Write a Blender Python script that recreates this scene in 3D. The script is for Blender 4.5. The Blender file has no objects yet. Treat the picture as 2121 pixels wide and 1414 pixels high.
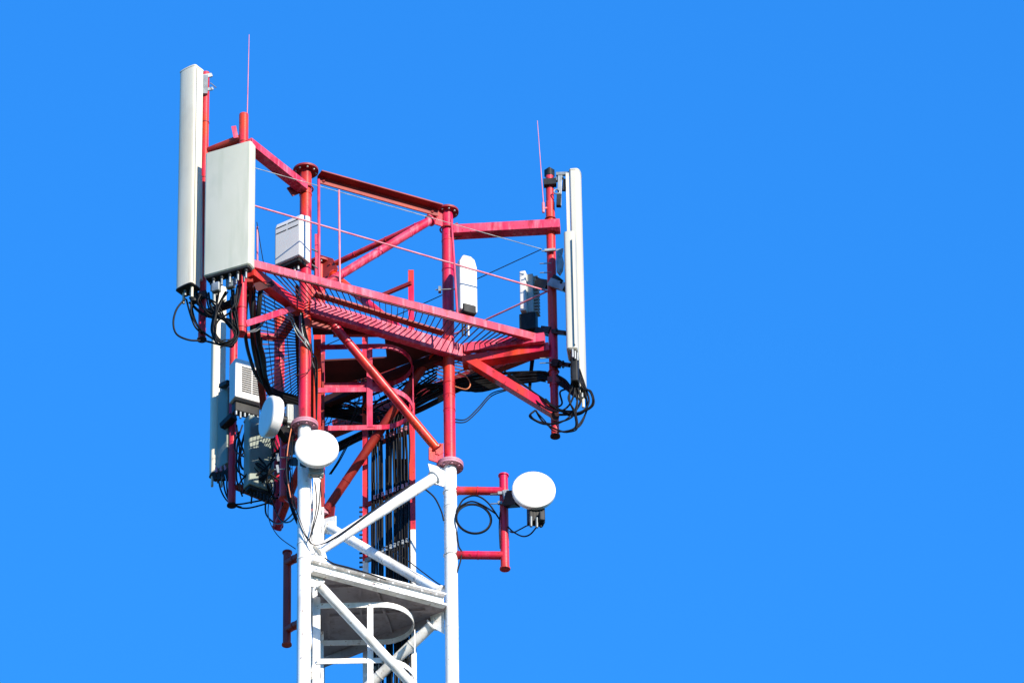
import bpy, math, random
from mathutils import Vector, Matrix
random.seed(7)
R = math.radians
sc = bpy.context.scene
# ---------------------------------------------------------------- camera
F_PX, CX, CY, IW = 14000.0, 1060.5, 707.0, 2121.0     # focal length and centre in photo pixels
PITCH, ROLL, EYE = R(35.7), R(-1.01), Vector((0, 0, 1.6))
PX = 1 / 200.0                                        # metres per photo pixel at the tower
Y0 = 70 * math.cos(PITCH)                             # ground distance to the front leg
fw = Vector((0, math.cos(PITCH), math.sin(PITCH)))
r0 = Vector((1, 0, 0)); u0 = Vector((0, -math.sin(PITCH), math.cos(PITCH)))
rt = r0 * math.cos(ROLL) + u0 * math.sin(ROLL)
up = -r0 * math.sin(ROLL) + u0 * math.cos(ROLL)
cd = bpy.data.cameras.new('camera'); cam = bpy.data.objects.new('camera', cd)
sc.collection.objects.link(cam); sc.camera = cam
cd.sensor_width = 36; cd.lens = 36 * F_PX / IW; cd.clip_start = 0.5; cd.clip_end = 6000
m = Matrix((rt, up, -fw)).transposed().to_4x4(); m.translation = EYE; cam.matrix_world = m
# ---------------------------------------------------------------- light
SUN_EL, SUN_AZ = R(21), R(35)        # azimuth: to the right of straight behind the camera
sdir = Vector((math.sin(SUN_AZ) * math.cos(SUN_EL), -math.cos(SUN_AZ) * math.cos(SUN_EL), math.sin(SUN_EL)))
sl = bpy.data.lights.new('sun', 'SUN'); sl.energy = 4.3; sl.angle = R(0.5); sl.color = (1, 0.90, 0.75)
so = bpy.data.objects.new('sun', sl); sc.collection.objects.link(so)
so.rotation_euler = sdir.to_track_quat('Z', 'Y').to_euler(); so.location = (20, -20, 60)
w = bpy.data.worlds.new('World'); sc.world = w; w.use_nodes = True
nt = w.node_tree; bg = nt.nodes['Background']
sky = nt.nodes.new('ShaderNodeTexSky'); sky.sky_type = 'NISHITA'; sky.sun_disc = False
sky.sun_elevation = SUN_EL; sky.sun_rotation = math.pi - SUN_AZ
sky.air_density = 1.0; sky.dust_density = 0.0; sky.ozone_density = 1.5; sky.altitude = 300
gm = nt.nodes.new('ShaderNodeGamma'); gm.inputs[1].default_value = 0.65
hs = nt.nodes.new('ShaderNodeHueSaturation'); hs.inputs['Saturation'].default_value = 1.45
tint = nt.nodes.new('ShaderNodeMix'); tint.data_type = 'RGBA'; tint.blend_type = 'MULTIPLY'
tint.inputs[0].default_value = 1.0; tint.inputs[7].default_value = (.30, 1.31, 2.42, 1)
nt.links.new(sky.outputs[0], gm.inputs[0]); nt.links.new(gm.outputs[0], hs.inputs['Color']); nt.links.new(hs.outputs[0], tint.inputs[6])
nt.links.new(tint.outputs[2], bg.inputs['Color']); bg.inputs['Strength'].default_value = 0.116
sc.view_settings.view_transform = 'Standard'; sc.view_settings.look = 'None'
sc.view_settings.exposure = 0.88; sc.view_settings.gamma = 1.0
# ---------------------------------------------------------------- photo geometry -> world
def ray(u, v):
    return (fw + rt * ((u - CX) / F_PX) + up * ((CY - v) / F_PX))
def at(u, v, d):
    """photo pixel on the vertical plane d pixels behind the front leg"""
    q = ray(u, v); return EYE + q * ((Y0 + d * PX) / q.y)
def proj(p):
    q = p - EYE; z = q.dot(fw); return (CX + F_PX * q.dot(rt) / z, CY - F_PX * q.dot(up) / z)
def upto(p, v):
    """the point straight above or below p that the photo shows at height v"""
    z = p.z
    for _ in range(6):
        a = proj(Vector((p.x, p.y, z)))[1]; b = proj(Vector((p.x, p.y, z + .1)))[1]
        z += (v - a) / (b - a) * .1
    return Vector((p.x, p.y, z))
def off(p, dx=0, dd=0, dz=0): return p + Vector((dx, dd, dz)) * PX
def dBC(u): return (u - 631) / 296 * 153
def dAC(u): return 333 - (u - 655) / 272 * 180
def dOut(u): return -183 + (u - 513) * .517          # outer front edge of the walkway
def dBack(u): return 143 + (1143 - u) * .649         # outer back-right edge
# ---------------------------------------------------------------- materials
def pbr(name, col, rough=.5, metal=0, var=None, scale=6, streak=None, spots=None, bump=0, spec=.5, coat=0, grime=None):
    m = bpy.data.materials.new(name); m.use_nodes = True; n = m.node_tree.nodes; l = m.node_tree.links
    b = n['Principled BSDF']; b.inputs['Roughness'].default_value = rough; b.inputs['Metallic'].default_value = metal
    b.inputs['Specular IOR Level'].default_value = spec; b.inputs['Coat Weight'].default_value = coat
    tc = n.new('ShaderNodeTexCoord'); src = tc.outputs['Object']
    cur = None
    def mix(fac, a, c):
        x = n.new('ShaderNodeMix'); x.data_type = 'RGBA'; l.new(fac, x.inputs[0])
        if isinstance(a, tuple): x.inputs[6].default_value = (*a, 1)
        else: l.new(a, x.inputs[6])
        x.inputs[7].default_value = (*c, 1); return x.outputs[2]
    def noise(sx, sy, sz, sca, det, lo, hi, top=1.0):
        mp = n.new('ShaderNodeMapping'); mp.inputs['Scale'].default_value = (sx, sy, sz); l.new(src, mp.inputs[0])
        no = n.new('ShaderNodeTexNoise'); no.inputs['Scale'].default_value = sca; no.inputs['Detail'].default_value = det
        l.new(mp.outputs[0], no.inputs['Vector'])
        r = n.new('ShaderNodeMapRange'); r.inputs[1].default_value = lo; r.inputs[2].default_value = hi; r.inputs[4].default_value = top
        l.new(no.outputs[0], r.inputs[0]); return r.outputs[0], no.outputs[0]
    cur = col; f0 = None
    if var:
        f0, raw = noise(1, 1, .5, scale, 5, .38, .62); cur = mix(f0, cur, var)
    if streak:
        f, _ = noise(1, 1, .12, scale * 5, 6, .52, .75, .75); cur = mix(f, cur, streak)
    if spots:
        f, _ = noise(1, 1, 1, scale * 9, 4, .62, .70, .8); cur = mix(f, cur, spots)
    if grime:
        f, _ = noise(1, 1, .45, scale * 2.2, 8, .54, .68, .85); cur = mix(f, cur, grime)
    if isinstance(cur, tuple): b.inputs['Base Color'].default_value = (*cur, 1)
    else: l.new(cur, b.inputs['Base Color'])
    if bump:
        f, raw = noise(1, 1, 1, 60, 4, 0, 1); bp = n.new('ShaderNodeBump'); bp.inputs['Strength'].default_value = bump
        bp.inputs['Distance'].default_value = .004; l.new(raw, bp.inputs['Height']); l.new(bp.outputs[0], b.inputs['Normal'])
    return m
M = {}
M['red'] = pbr('red_paint', (.56, .009, .058), .36, var=(.60, .048, .012), scale=2.6, streak=(.62, .06, .12), grime=(.24, .012, .016), spots=(.20, .012, .010), bump=.25, spec=.35)
M['fadedred'] = pbr('faded_red_paint', (.56, .014, .065), .5, var=(.62, .07, .13), scale=4, streak=(.76, .24, .30), grime=(.28, .014, .022), spots=(.26, .015, .015), bump=.3, spec=.35)
M['pinkrod'] = pbr('faded_rod_paint', (.62, .14, .19), .6, var=(.70, .26, .30), scale=9)
M['lilac'] = pbr('faded_flange_paint', (.40, .15, .20), .6, var=(.50, .24, .30), scale=8, spots=(.4, .12, .15), bump=.3)
M['darkred'] = pbr('dark_red_paint', (.22, .008, .008), .55, var=(.32, .022, .008), scale=5, spots=(.14, .01, .01), bump=.3)  # deeper tone of the red, on part of the steelwork
M['white'] = pbr('white_paint', (.82, .80, .76), .45, var=(.84, .85, .85), scale=3, streak=(.56, .54, .50), spots=(.34, .24, .17), bump=.25, grime=(.62, .60, .55))
M['plate'] = pbr('floor_plate_paint', (.36, .31, .32), .75, var=(.26, .22, .23), scale=2.5, streak=(.18, .14, .14), spots=(.2, .15, .14), bump=.4)
M['radome'] = pbr('radome_plastic', (.64, .58, .44), .5, var=(.69, .65, .52), scale=1.6, streak=(.50, .45, .33), grime=(.56, .51, .40))
M['cream'] = pbr('cream_plastic', (.50, .48, .40), .5, var=(.55, .53, .45), scale=1.6, streak=(.42, .40, .32))
M['greypanel'] = pbr('pale_grey_plastic', (.50, .50, .40), .5, var=(.55, .54, .45), scale=1.8, streak=(.40, .42, .32), grime=(.45, .46, .37))
M['unit'] = pbr('cabinet_white', (.60, .60, .58), .45, var=(.65, .64, .62), scale=3)
M['shade'] = pbr('cabinet_grey_and_shade', (.28, .31, .30), .5, var=(.36, .39, .38), scale=3)  # real grey on the radio boxes; painted shade on fins and hood strip
M['dish'] = pbr('dish_plastic', (.84, .82, .78), .4, var=(.85, .85, .84), scale=3)
M['galv'] = pbr('galvanised_steel', (.32, .34, .34), .45, metal=.4, var=(.18, .20, .20), scale=14, bump=.2)
M['dark'] = pbr('dark_casting', (.010, .011, .012), .5, var=(.024, .025, .026), scale=12, spec=.2)
M['cable'] = pbr('black_cable', (.004, .004, .005), .5, var=(.010, .010, .011), scale=9, spec=.15)
M['backgreen'] = pbr('shaded_grey_green', (.16, .20, .17), .5, var=(.22, .26, .22), scale=2, streak=(.13, .16, .14))  # darkened grey-green, so the shade over the back panels sits in the colour
M['slot_or_shadow'] = pbr('slot_black', (.01, .01, .01), .8)
M['copper'] = pbr('orange_cord', (.55, .16, .06), .5)
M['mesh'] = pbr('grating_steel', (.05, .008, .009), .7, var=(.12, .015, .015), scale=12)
M['shadebrown'] = pbr('shaded_underside_red', (.07, .010, .009), .85, var=(.03, .006, .006), scale=3, bump=.3)  # red paint with underside shade put into the colour; also colours one wire
M['ground'] = pbr('dry_grass', (.03, .04, .014), .9, var=(.05, .05, .022), scale=.05)
# ---------------------------------------------------------------- mesh helpers
Z = Vector((0, 0, 1))
def frame(dirv, hint=Z):
    a = dirv.normalized(); h = hint if abs(a.dot(hint)) < .98 else Vector((1, 0, 0))
    s = a.cross(h).normalized(); return a, s, s.cross(a).normalized()
class MB:
    def __init__(s): s.v, s.f, s.m, s.s = [], [], [], []
    def add(s, vs, fs, mi=0, smooth=False):
        b = len(s.v); s.v += [Vector(v) for v in vs]
        for f in fs: s.f.append([b + i for i in f]); s.m.append(mi); s.s.append(smooth)
        return s
    def tube(s, p0, p1, r, r1=None, n=20, caps=True, mi=0, px=True):
        k = PX if px else 1; r *= k; r1 = r if r1 is None else r1 * k
        a, x, y = frame(p1 - p0); vs = []
        for p, q in ((p0, r), (p1, r1)):
            vs += [p + (x * math.cos(t) + y * math.sin(t)) * q for t in [2 * math.pi * i / n for i in range(n)]]
        s.add(vs, [(i, (i + 1) % n, n + (i + 1) % n, n + i) for i in range(n)], mi, True)
        if caps:
            s.add(vs[:n], [tuple(range(n))[::-1]], mi); s.add(vs[n:], [tuple(range(n))], mi)
        return s
    def ring(s, p, axis, r, t, n=20, mi=0):           # thin band round a pipe
        a = axis.normalized() * (t * PX / 2); return s.tube(p - a, p + a, r, n=n, mi=mi)
    def hoop(s, p, axis, r, t, a0=0, a1=2 * math.pi, n=24, mi=0, hint=Z):
        a, x, y = frame(axis, hint)
        pts = [p + (x * math.cos(a0 + (a1 - a0) * i / n) + y * math.sin(a0 + (a1 - a0) * i / n)) * r * PX for i in range(n + 1)]
        return s.path(pts, t, n=6, mi=mi)
    def path(s, pts, r, n=7, mi=0):
        r *= PX; rings = []; x = None
        for i, p in enumerate(pts):
            t = (pts[min(i + 1, len(pts) - 1)] - pts[max(i - 1, 0)])
            if t.length < 1e-9: t = Z.copy()
            t.normalize()
            if x is None: x = frame(t)[1]
            x = (x - t * x.dot(t)); x = x.normalized() if x.length > 1e-6 else frame(t)[1]
            y = t.cross(x)
            rings.append([p + (x * math.cos(2 * math.pi * k / n) + y * math.sin(2 * math.pi * k / n)) * r for k in range(n)])
        vs = [v for q in rings for v in q]
        fs = [(i * n + k, i * n + (k + 1) % n, (i + 1) * n + (k + 1) % n, (i + 1) * n + k) for i in range(len(rings) - 1) for k in range(n)]
        s.add(vs, fs, mi, True); L = len(rings)
        s.add(rings[0], [tuple(range(n))[::-1]], mi); s.add(rings[-1], [tuple(range(n))], mi); return s
    def extr(s, p0, p1, prof, hint=Z, mi=0, smooth=False):   # profile (side, up) in px along p0->p1
        a, x, y = frame(p1 - p0, hint); n = len(prof)
        vs = [p + (x * q[0] + y * q[1]) * PX for p in (p0, p1) for q in prof]
        s.add(vs, [(i, (i + 1) % n, n + (i + 1) % n, n + i) for i in range(n)], mi, smooth)
        s.add(vs[:n], [tuple(range(n))[::-1]], mi); s.add(vs[n:], [tuple(range(n))], mi); return s
    def beam(s, p0, p1, w, h, ox=0, oy=0, hint=Z, mi=0):
        return s.extr(p0, p1, [(ox - w / 2, oy - h / 2), (ox + w / 2, oy - h / 2), (ox + w / 2, oy + h / 2), (ox - w / 2, oy + h / 2)], hint, mi)
    def channel(s, p0, p1, w, h, t, hint=Z, mi=0, flip=1):    # open C section, web on one side
        f = flip; pr = [(f * -w / 2, -h / 2), (f * w / 2, -h / 2), (f * w / 2, -h / 2 + t), (f * (-w / 2 + t), -h / 2 + t),
              (f * (-w / 2 + t), h / 2 - t), (f * w / 2, h / 2 - t), (f * w / 2, h / 2), (f * -w / 2, h / 2)]
        return s.extr(p0, p1, pr if f > 0 else pr[::-1], hint, mi)
    def rbox(s, c, nrm, w, t, h, r=3, mi=0, tilt=0, inset=1.5):
        """upright box with rounded edges; c its centre, nrm the way its face looks in plan, w t h in px"""
        f = Vector((nrm[0], nrm[1], 0)).normalized(); x = Vector((-f.y, f.x, 0)); prof = []
        for sx, sy, a0 in ((1, 1, 0), (-1, 1, 90), (-1, -1, 180), (1, -1, 270)):
            for k in range(5):
                a = R(a0 + 22.5 * k); prof.append((sx * (w / 2 - r) + r * math.cos(a), sy * (t / 2 - r) + r * math.sin(a)))
        n = len(prof); vs = []; zt = Z
        if tilt: zt = (Z + f * math.tan(R(tilt))).normalized()
        for hz, k in ((-h / 2, inset), (-h / 2 + inset, 0), (h / 2 - inset, 0), (h / 2, inset)):
            for px_, py_ in prof:
                g = 1 - k / (min(w, t) / 2)
                qx = px_ - math.copysign(min(abs(px_), k), px_); qy = py_ - math.copysign(min(abs(py_), k), py_)
                vs.append(c + (x * qx + f * qy + zt * hz) * PX)
        for L in range(3):
            s.add(vs[L * n:(L + 2) * n], [(i, (i + 1) % n, n + (i + 1) % n, n + i) for i in range(n)], mi, True)
        s.add(vs[:n], [tuple(range(n))[::-1]], mi); s.add(vs[-n:], [tuple(range(n))], mi); return s
    def poly(s, pts, th, mi=0):                       # flat plate, thickness th px downward
        n = len(pts); lo = [p - Z * th * PX for p in pts]
        s.add(list(pts) + lo, [tuple(range(n)), tuple(range(2 * n - 1, n - 1, -1))] + [(i, n + i, n + (i + 1) % n, (i + 1) % n) for i in range(n)], mi); return s
    def slab(s, pts, nrm, th, mi=0):                  # plate in any plane
        n = len(pts); o = nrm.normalized() * th * PX / 2
        s.add([p + o for p in pts] + [p - o for p in pts], [tuple(range(n)), tuple(range(2 * n - 1, n - 1, -1))] + [(i, n + i, n + (i + 1) % n, (i + 1) % n) for i in range(n)], mi); return s
def curve(pts, k=6):
    out = []; n = len(pts)
    for i in range(n - 1):
        a, b, c, d = pts[max(i - 1, 0)], pts[i], pts[i + 1], pts[min(i + 2, n - 1)]
        for j in range(k):
            t = j / k
            out.append(.5 * ((2 * b) + (c - a) * t + (2 * a - 5 * b + 4 * c - d) * t * t + (3 * b - a - 3 * c + d) * t ** 3))
    return out + [pts[-1]]
def link(name, mb, mats, root=None, parent=None, origin=None, bevel=0):
    """one mesh object; root: the Empty whose location its vertices are measured from"""
    o0 = origin if origin is not None else (root['_o'] if root is not None else None)
    o0 = Vector(o0) if o0 is not None else Vector((0, 0, 0))
    me = bpy.data.meshes.new(name); me.from_pydata([tuple(v - o0) for v in mb.v], [], mb.f)
    mats = mats if isinstance(mats, (list, tuple)) else [mats]
    for q in mats: me.materials.append(M[q])
    me.polygons.foreach_set('material_index', mb.m); me.polygons.foreach_set('use_smooth', mb.s)
    me.validate(); me.update()
    import bmesh as _b
    bm = _b.new(); bm.from_mesh(me); _b.ops.recalc_face_normals(bm, faces=bm.faces); bm.to_mesh(me); bm.free()
    ob = bpy.data.objects.new(name, me); sc.collection.objects.link(ob)
    par = parent if parent is not None else root
    if par is not None: ob.parent = par
    elif origin is not None: ob.location = o0
    if bevel:
        bv = ob.modifiers.new('edge', 'BEVEL'); bv.width = bevel * PX; bv.segments = 2; bv.limit_method = 'ANGLE'; bv.angle_limit = R(40)
    return ob
def thing(name, base, label, cat, group=None):
    o = bpy.data.objects.new(name, None); sc.collection.objects.link(o); o.location = base; o['_o'] = tuple(base)
    o.empty_display_size = .1
    o['label'] = label; o['category'] = cat
    if group: o['group'] = group
    return o
def tag(o, label, cat, group=None, kind=None):
    o['label'] = label; o['category'] = cat
    if group: o['group'] = group
    if kind: o['kind'] = kind
    return o
# ================================================================ ground
g = MB(); g.add([(-3000, -3000, 0), (3000, -3000, 0), (3000, 3000, 0), (-3000, 3000, 0)], [(0, 1, 2, 3)])
go = link('ground', g, 'ground'); go['kind'] = 'structure'
# ================================================================ the tower
B = at(631, 880, 0); C = at(932, 963, 153)
v = C - B; v.z = 0; ang = R(59.5)
Av = Vector((v.x * math.cos(ang) - v.y * math.sin(ang), v.x * math.sin(ang) + v.y * math.cos(ang), 0))
A = B + Av
TW = thing('lattice_tower', Vector((B.x + .6, B.y + .7, 0)), 'tall three-legged lattice tower of painted pipes, red above and white below, filling the middle', 'lattice tower')
def T(name, mb, mats, parent=None, bevel=0): return link(name, mb, mats, root=TW, parent=parent, bevel=bevel)
zJ = upto(B, 882).z; zTop = upto(B, 352).z
def band(p, r, t=2.2, mi=0, mb=None): return mb.ring(p, Z, r, t, mi=mi)
for nm, p, ru, rl in (('B', B, 12.5, 14), ('C', C, 12.3, 13.6), ('A', A, 12.3, 13.4)):
    hi = Vector((p.x, p.y, zTop)); jn = Vector((p.x, p.y, zJ)); lo = Vector((p.x, p.y, 0))
    a = MB(); a.tube(jn, hi, ru, n=32, mi=0); a.tube(lo, jn, rl, n=32, mi=1)
    if nm == 'B': bands = [(404, 13.6), (640, 13.4), (700, 13.3), (1128, 15), (1160, 15.2)]
    elif nm == 'C': bands = [(500, 13), (560, 13.2), (795, 13.2), (820, 13.2), (850, 13), (1020, 15.5), (1050, 14.4), (1150, 15.5), (1300, 14.3)]
    else: bands = []
    leg = T('leg', a, ['red', 'white'])
    for vv, rr in bands:
        q = upto(p, vv); wb = MB(); wb.ring(q, Z, rr, 2.4, n=28); T('clamp_band', wb, 'red' if q.z > zJ else 'white', parent=leg)
    for zz, mat, rf in ((zTop, 'darkred', 27 if nm == 'B' else 24.5), (zJ, 'lilac', 28)):
        c = Vector((p.x, p.y, zz)); f = MB()
        f.tube(c - Z * 5 * PX, c - Z * .4 * PX, rf, n=40)
        if zz == zJ: f.tube(c + Z * .4 * PX, c + Z * 5 * PX, rf, n=40); 
        for k in range(8):
            t = R(45 * k + 12); q = c + Vector((math.cos(t), math.sin(t), 0)) * (rf - 6) * PX
            f.tube(q - Z * 8.5 * PX, q - Z * 5 * PX, 2.6, n=6, mi=1); f.tube(q + Z * 5 * PX, q + Z * 8 * PX, 2.6, n=6, mi=1) if zz == zJ else None
        T('flange', f, [mat, 'galv' if zz != zJ else 'lilac'], parent=leg, bevel=.6)
# ---- diagonal pipes
def brace(p0, p1, r, mat, cut=(10, 10), fins=True):
    d = (p1 - p0).normalized(); a = MB()
    a.tube(p0 + d * cut[0] * PX, p1 - d * cut[1] * PX, r, n=24)
    for q, s_ in ((p0 + d * cut[0] * PX, -1), (p1 - d * cut[1] * PX, 1)):
        if not fins: continue
        a.tube(q - d * 1.5 * PX, q + d * 1.5 * PX, r + 4, n=24)                  # end disc
        x = d.cross(Vector((v.y, -v.x, 0)).normalized()).normalized()
        a.beam(q, q + d * s_ * 16 * PX, 3, r * 1.7, hint=Z)                   # tongue
    for k in (.22, .52, .8):
        q = p0.lerp(p1, k); a.tube(q - d * .7 * PX, q + d * .7 * PX, r + .7, n=20)
    return T('brace', a, mat)
brace(at(650, 603, dBC(650)), at(897, 453, dBC(897)), 9, 'fadedred')
brace(at(680, 660, dBC(680)), at(910, 935, dBC(905)), 9.5, 'red')
brace(at(650, 1146, dBC(655)), at(908, 984, dBC(908)), 11.5, 'white', cut=(8, 14))
brace(at(655, 1205, dBC(655)), at(910, 1478, dBC(910)), 10, 'white')
brace(at(688, 549, dAC(685)), at(905, 448, dAC(905)), 6.5, 'red', fins=False)
brace(at(685, 566, dAC(685)), at(905, 745, dAC(905)), 9, 'red')
brace(at(898, 728, dAC(895)), at(672, 1062, dAC(672)), 9.5, 'darkred')
brace(at(676, 1089, dAC(676)), at(918, 1229, dAC(918)), 10.5, 'white')
brace(at(902, 1287, dAC(902)), at(680, 1500, dAC(680)), 11, 'white')
for v0, v1, mat in ((640, 990, 'darkred'), (850, 1010, 'red'), (905, 1330, 'white'), (1200, 1640, 'white')):
    p0 = upto(B, v0); p1 = upto(A, v1); n_ = (p1 - p0).normalized()
    brace(p0 + n_ * .1, p1 - n_ * .1, 8, mat, fins=False)
# ---- gusset plates
def gusset(pts, plane, mat, bolts=()):
    P = [at(u, v_, (dBC if plane == 'BC' else dAC)(u)) for u, v_ in pts]
    nn = (P[1] - P[0]).cross(P[2] - P[0]).normalized(); a = MB(); a.slab(P, nn, 3)
    for u, v_ in bolts:
        q = at(u, v_, (dBC if plane == 'BC' else dAC)(u)); a.tube(q - nn * 4 * PX, q + nn * 4 * PX, 2.6, n=6)
    return T('gusset_plate', a, mat, bevel=.4)
gusset([(883, 438), (918, 428), (918, 470), (893, 462)], 'BC', 'red', [(892, 443), (900, 455)])
gusset([(888, 927), (918, 918), (918, 962), (888, 952)], 'BC', 'red', [(899, 932), (903, 940)])
gusset([(886, 960), (919, 970), (919, 1008), (896, 1000)], 'BC', 'white', [(900, 985), (905, 992)])
gusset([(642, 1120), (672, 1140), (678, 1160), (660, 1175), (640, 1165)], 'BC', 'white', [(653, 1148), (662, 1154), (650, 1158)])
gusset([(640, 1184), (672, 1182), (668, 1208), (650, 1216), (640, 1212)], 'BC', 'white', [(655, 1200), (663, 1206)])
gusset([(664, 1052), (692, 1030), (694, 1048), (692, 1068), (668, 1076)], 'AC', 'darkred', [(680, 1052), (684, 1060)])
gusset([(664, 1076), (696, 1068), (696, 1096), (680, 1106), (664, 1102)], 'AC', 'white', [(685, 1088), (690, 1094)])
gusset([(664, 528), (690, 536), (700, 556), (690, 578), (664, 588)], 'AC', 'darkred', [(684, 548), (690, 560), (680, 572)])
gusset([(884, 728), (918, 712), (918, 760), (892, 752)], 'AC', 'darkred', [(895, 738)])
gusset([(884, 1255), (920, 1245), (920, 1312), (898, 1300)], 'AC', 'white', [(900, 1280)])
gusset([(890, 1216), (920, 1224), (920, 1240), (890, 1236)], 'AC', 'white')
gusset([(640, 590), (672, 596), (672, 622), (640, 612)], 'BC', 'red', [(655, 605)])
gusset([(640, 650), (690, 664), (684, 684), (640, 676)], 'BC', 'darkred', [(668, 668)])
# ---- top frame
def tb(name, p0, p1, w, h, mat, bev=.8, **k): a = MB(); a.beam(p0, p1, w, h, **k); return T(name, a, mat, bevel=bev)
a = MB(); p0 = at(658, 370, dBC(658) - 8); p1 = at(908, 440, dBC(905) - 8)   # angle iron between the two front legs
a.extr(p0, p1, [(-2, -11), (1, -11), (1, 5), (22, 5), (22, 8), (-2, 8)])
for k in (.05, .95): q = p0.lerp(p1, k); a.tube(q + Vector((0, -4 * PX, -4 * PX)), q + Vector((0, 4 * PX, -4 * PX)), 3, n=6)
T('top_beam', a, 'darkred', bevel=.4)
tb('top_beam', at(512, 297, -178), at(628, 389, -12), 24, 19, 'fadedred')
tb('top_beam', at(940, 481, 146), at(1160, 469, 132), 27, 22, 'fadedred')
tb('top_beam', upto(A, 582), at(577, 700, 515), 18, 22, 'darkred')
a = MB(); a.beam(at(600, 398, -18), at(634, 384, 0), 3, 22); T('gusset_plate', a, 'darkred')
a = MB(); a.beam(at(936, 466, 145), at(950, 492, 146), 3, 26, hint=Vector((1, 0, 0))); T('gusset_plate', a, 'darkred')
for p, vv, rr in ((B, 392, 15.5), (C, 476, 15.5)):    # U-bolts round the leg tops
    a = MB(); q = upto(p, vv); a.hoop(q, Z, rr, 1.8); T('u_bolt', a, 'darkred')
# ---- platform
def W(u, v_, d): return at(u, v_, d)
OL = W(518, 546, dOut(518) + 5); OR = W(1122, 703, dOut(1122))
K_ = W(560, 935, 520)
Bp = upto(B, 634); Cp = upto(C, 718); Ap = upto(A, 826); Rp = W(1140, 724, 143); Lp = W(513, 560, -178)
a = MB(); a.beam(OL, OR, 9, 19); T('platform_beam', a, 'fadedred', bevel=.8)
a = MB(); a.beam(W(640, 637, dBC(640) - 12), W(966, 734, dBC(966) - 12), 16, 34); T('platform_beam', a, 'fadedred', bevel=.8)
a = MB(); a.beam(W(652, 609, (dBC(652) + dOut(652)) / 2), W(918, 690, (dBC(918) + dOut(918)) / 2), 16, 4); T('platform_beam', a, 'darkred')
tb('platform_beam', W(517, 562, -170), W(622, 642, -12), 20, 24, 'red')
a = MB(); a.slab([W(526, 588, -165), W(560, 578, -120), W(568, 590, -118), W(532, 602, -160)], Z, 3); T('gusset_plate', a, 'shadebrown')
tb('platform_beam', W(962, 722, 150), W(1128, 700, 120), 12, 22, 'fadedred')
tb('platform_beam', W(958, 752, 158), W(1138, 724, 143), 28, 20, 'red')
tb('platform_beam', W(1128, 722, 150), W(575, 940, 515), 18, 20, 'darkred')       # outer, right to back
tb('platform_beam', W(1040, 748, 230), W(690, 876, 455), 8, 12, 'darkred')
tb('platform_beam', W(920, 738, 160), W(665, 838, 325), 20, 22, 'shadebrown')
tb('platform_beam', W(618, 655, 20), W(625, 836, 325), 16, 20, 'shadebrown')           # inner, left side
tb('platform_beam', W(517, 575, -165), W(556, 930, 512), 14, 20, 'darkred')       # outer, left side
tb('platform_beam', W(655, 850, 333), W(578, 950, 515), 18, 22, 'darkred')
tb('brace', W(505, 672, -183), W(622, 634, -5), 14, 13, 'fadedred')                 # kickers to the pole feet
a = MB(); p0 = W(968, 745, 150); p1 = W(1150, 856, 143); a.beam(p0, p1, 20, 19)
T('brace', a, 'red', bevel=.8)
a = MB(); p0 = W(655, 880, 330); p1 = W(574, 1092, 512); d_ = (p1 - p0).normalized(); a.tube(p0, p1, 9, n=20); a.tube(p1, p1 + d_ * 3 * PX, 11, n=20)
T('brace', a, 'red')
tb('platform_beam', W(975, 770, 230), W(1066, 738, 190), 8, 16, 'shadebrown')
# plates (undersides seen from below)
def plate(name, pts, ref, mat, th=4):
    """pts: photo pixels on the horizontal plane through ref"""
    P = []
    for u, v_ in pts:
        q = ray(u, v_); P.append(EYE + q * ((ref.z - EYE.z) / q.z))
    a = MB(); a.poly(P, th); return T(name, a, mat)
plate('floor_plate', [(795, 683), (920, 718), (858, 744), (776, 774), (673, 800), (672, 744), (801, 738)], Bp - Z * 8 * PX, 'shadebrown')
plate('floor_plate', [(645, 650), (795, 684), (795, 686), (672, 690), (648, 690)], Bp - Z * 10 * PX, 'shadebrown')
tb('floor_joist', W(690, 690, 70), W(800, 690, 74), 10, 14, 'darkred')
tb('floor_joist', W(676, 798, 300), W(850, 762, 210), 8, 12, 'darkred')
# gratings
def grating(q, n, mlong, mat, t=1.7):
    """q: four corners, bars run from side q0-q3 to side q1-q2"""
    a = MB()
    for i in range(n + 1):
        k = i / n; a.beam(q[0].lerp(q[3], k), q[1].lerp(q[2], k), t, 2.6)
    for j in range(mlong + 1):
        k = j / mlong; a.beam(q[0].lerp(q[1], k) - Z * 2.7 * PX, q[3].lerp(q[2], k) - Z * 2.7 * PX, 1.5, 1.8)
    return T('walkway_grating', a, mat)
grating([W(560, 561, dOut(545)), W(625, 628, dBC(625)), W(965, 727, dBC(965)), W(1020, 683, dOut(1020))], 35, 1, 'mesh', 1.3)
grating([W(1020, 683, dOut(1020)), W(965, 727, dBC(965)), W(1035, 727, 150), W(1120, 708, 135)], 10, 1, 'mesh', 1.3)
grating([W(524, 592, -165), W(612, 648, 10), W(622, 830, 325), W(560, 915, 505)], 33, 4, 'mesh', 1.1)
grating([W(1090, 735, 172), W(940, 728, 155), W(662, 838, 325), W(590, 930, 500)], 36, 3, 'mesh', 1.1)
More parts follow.
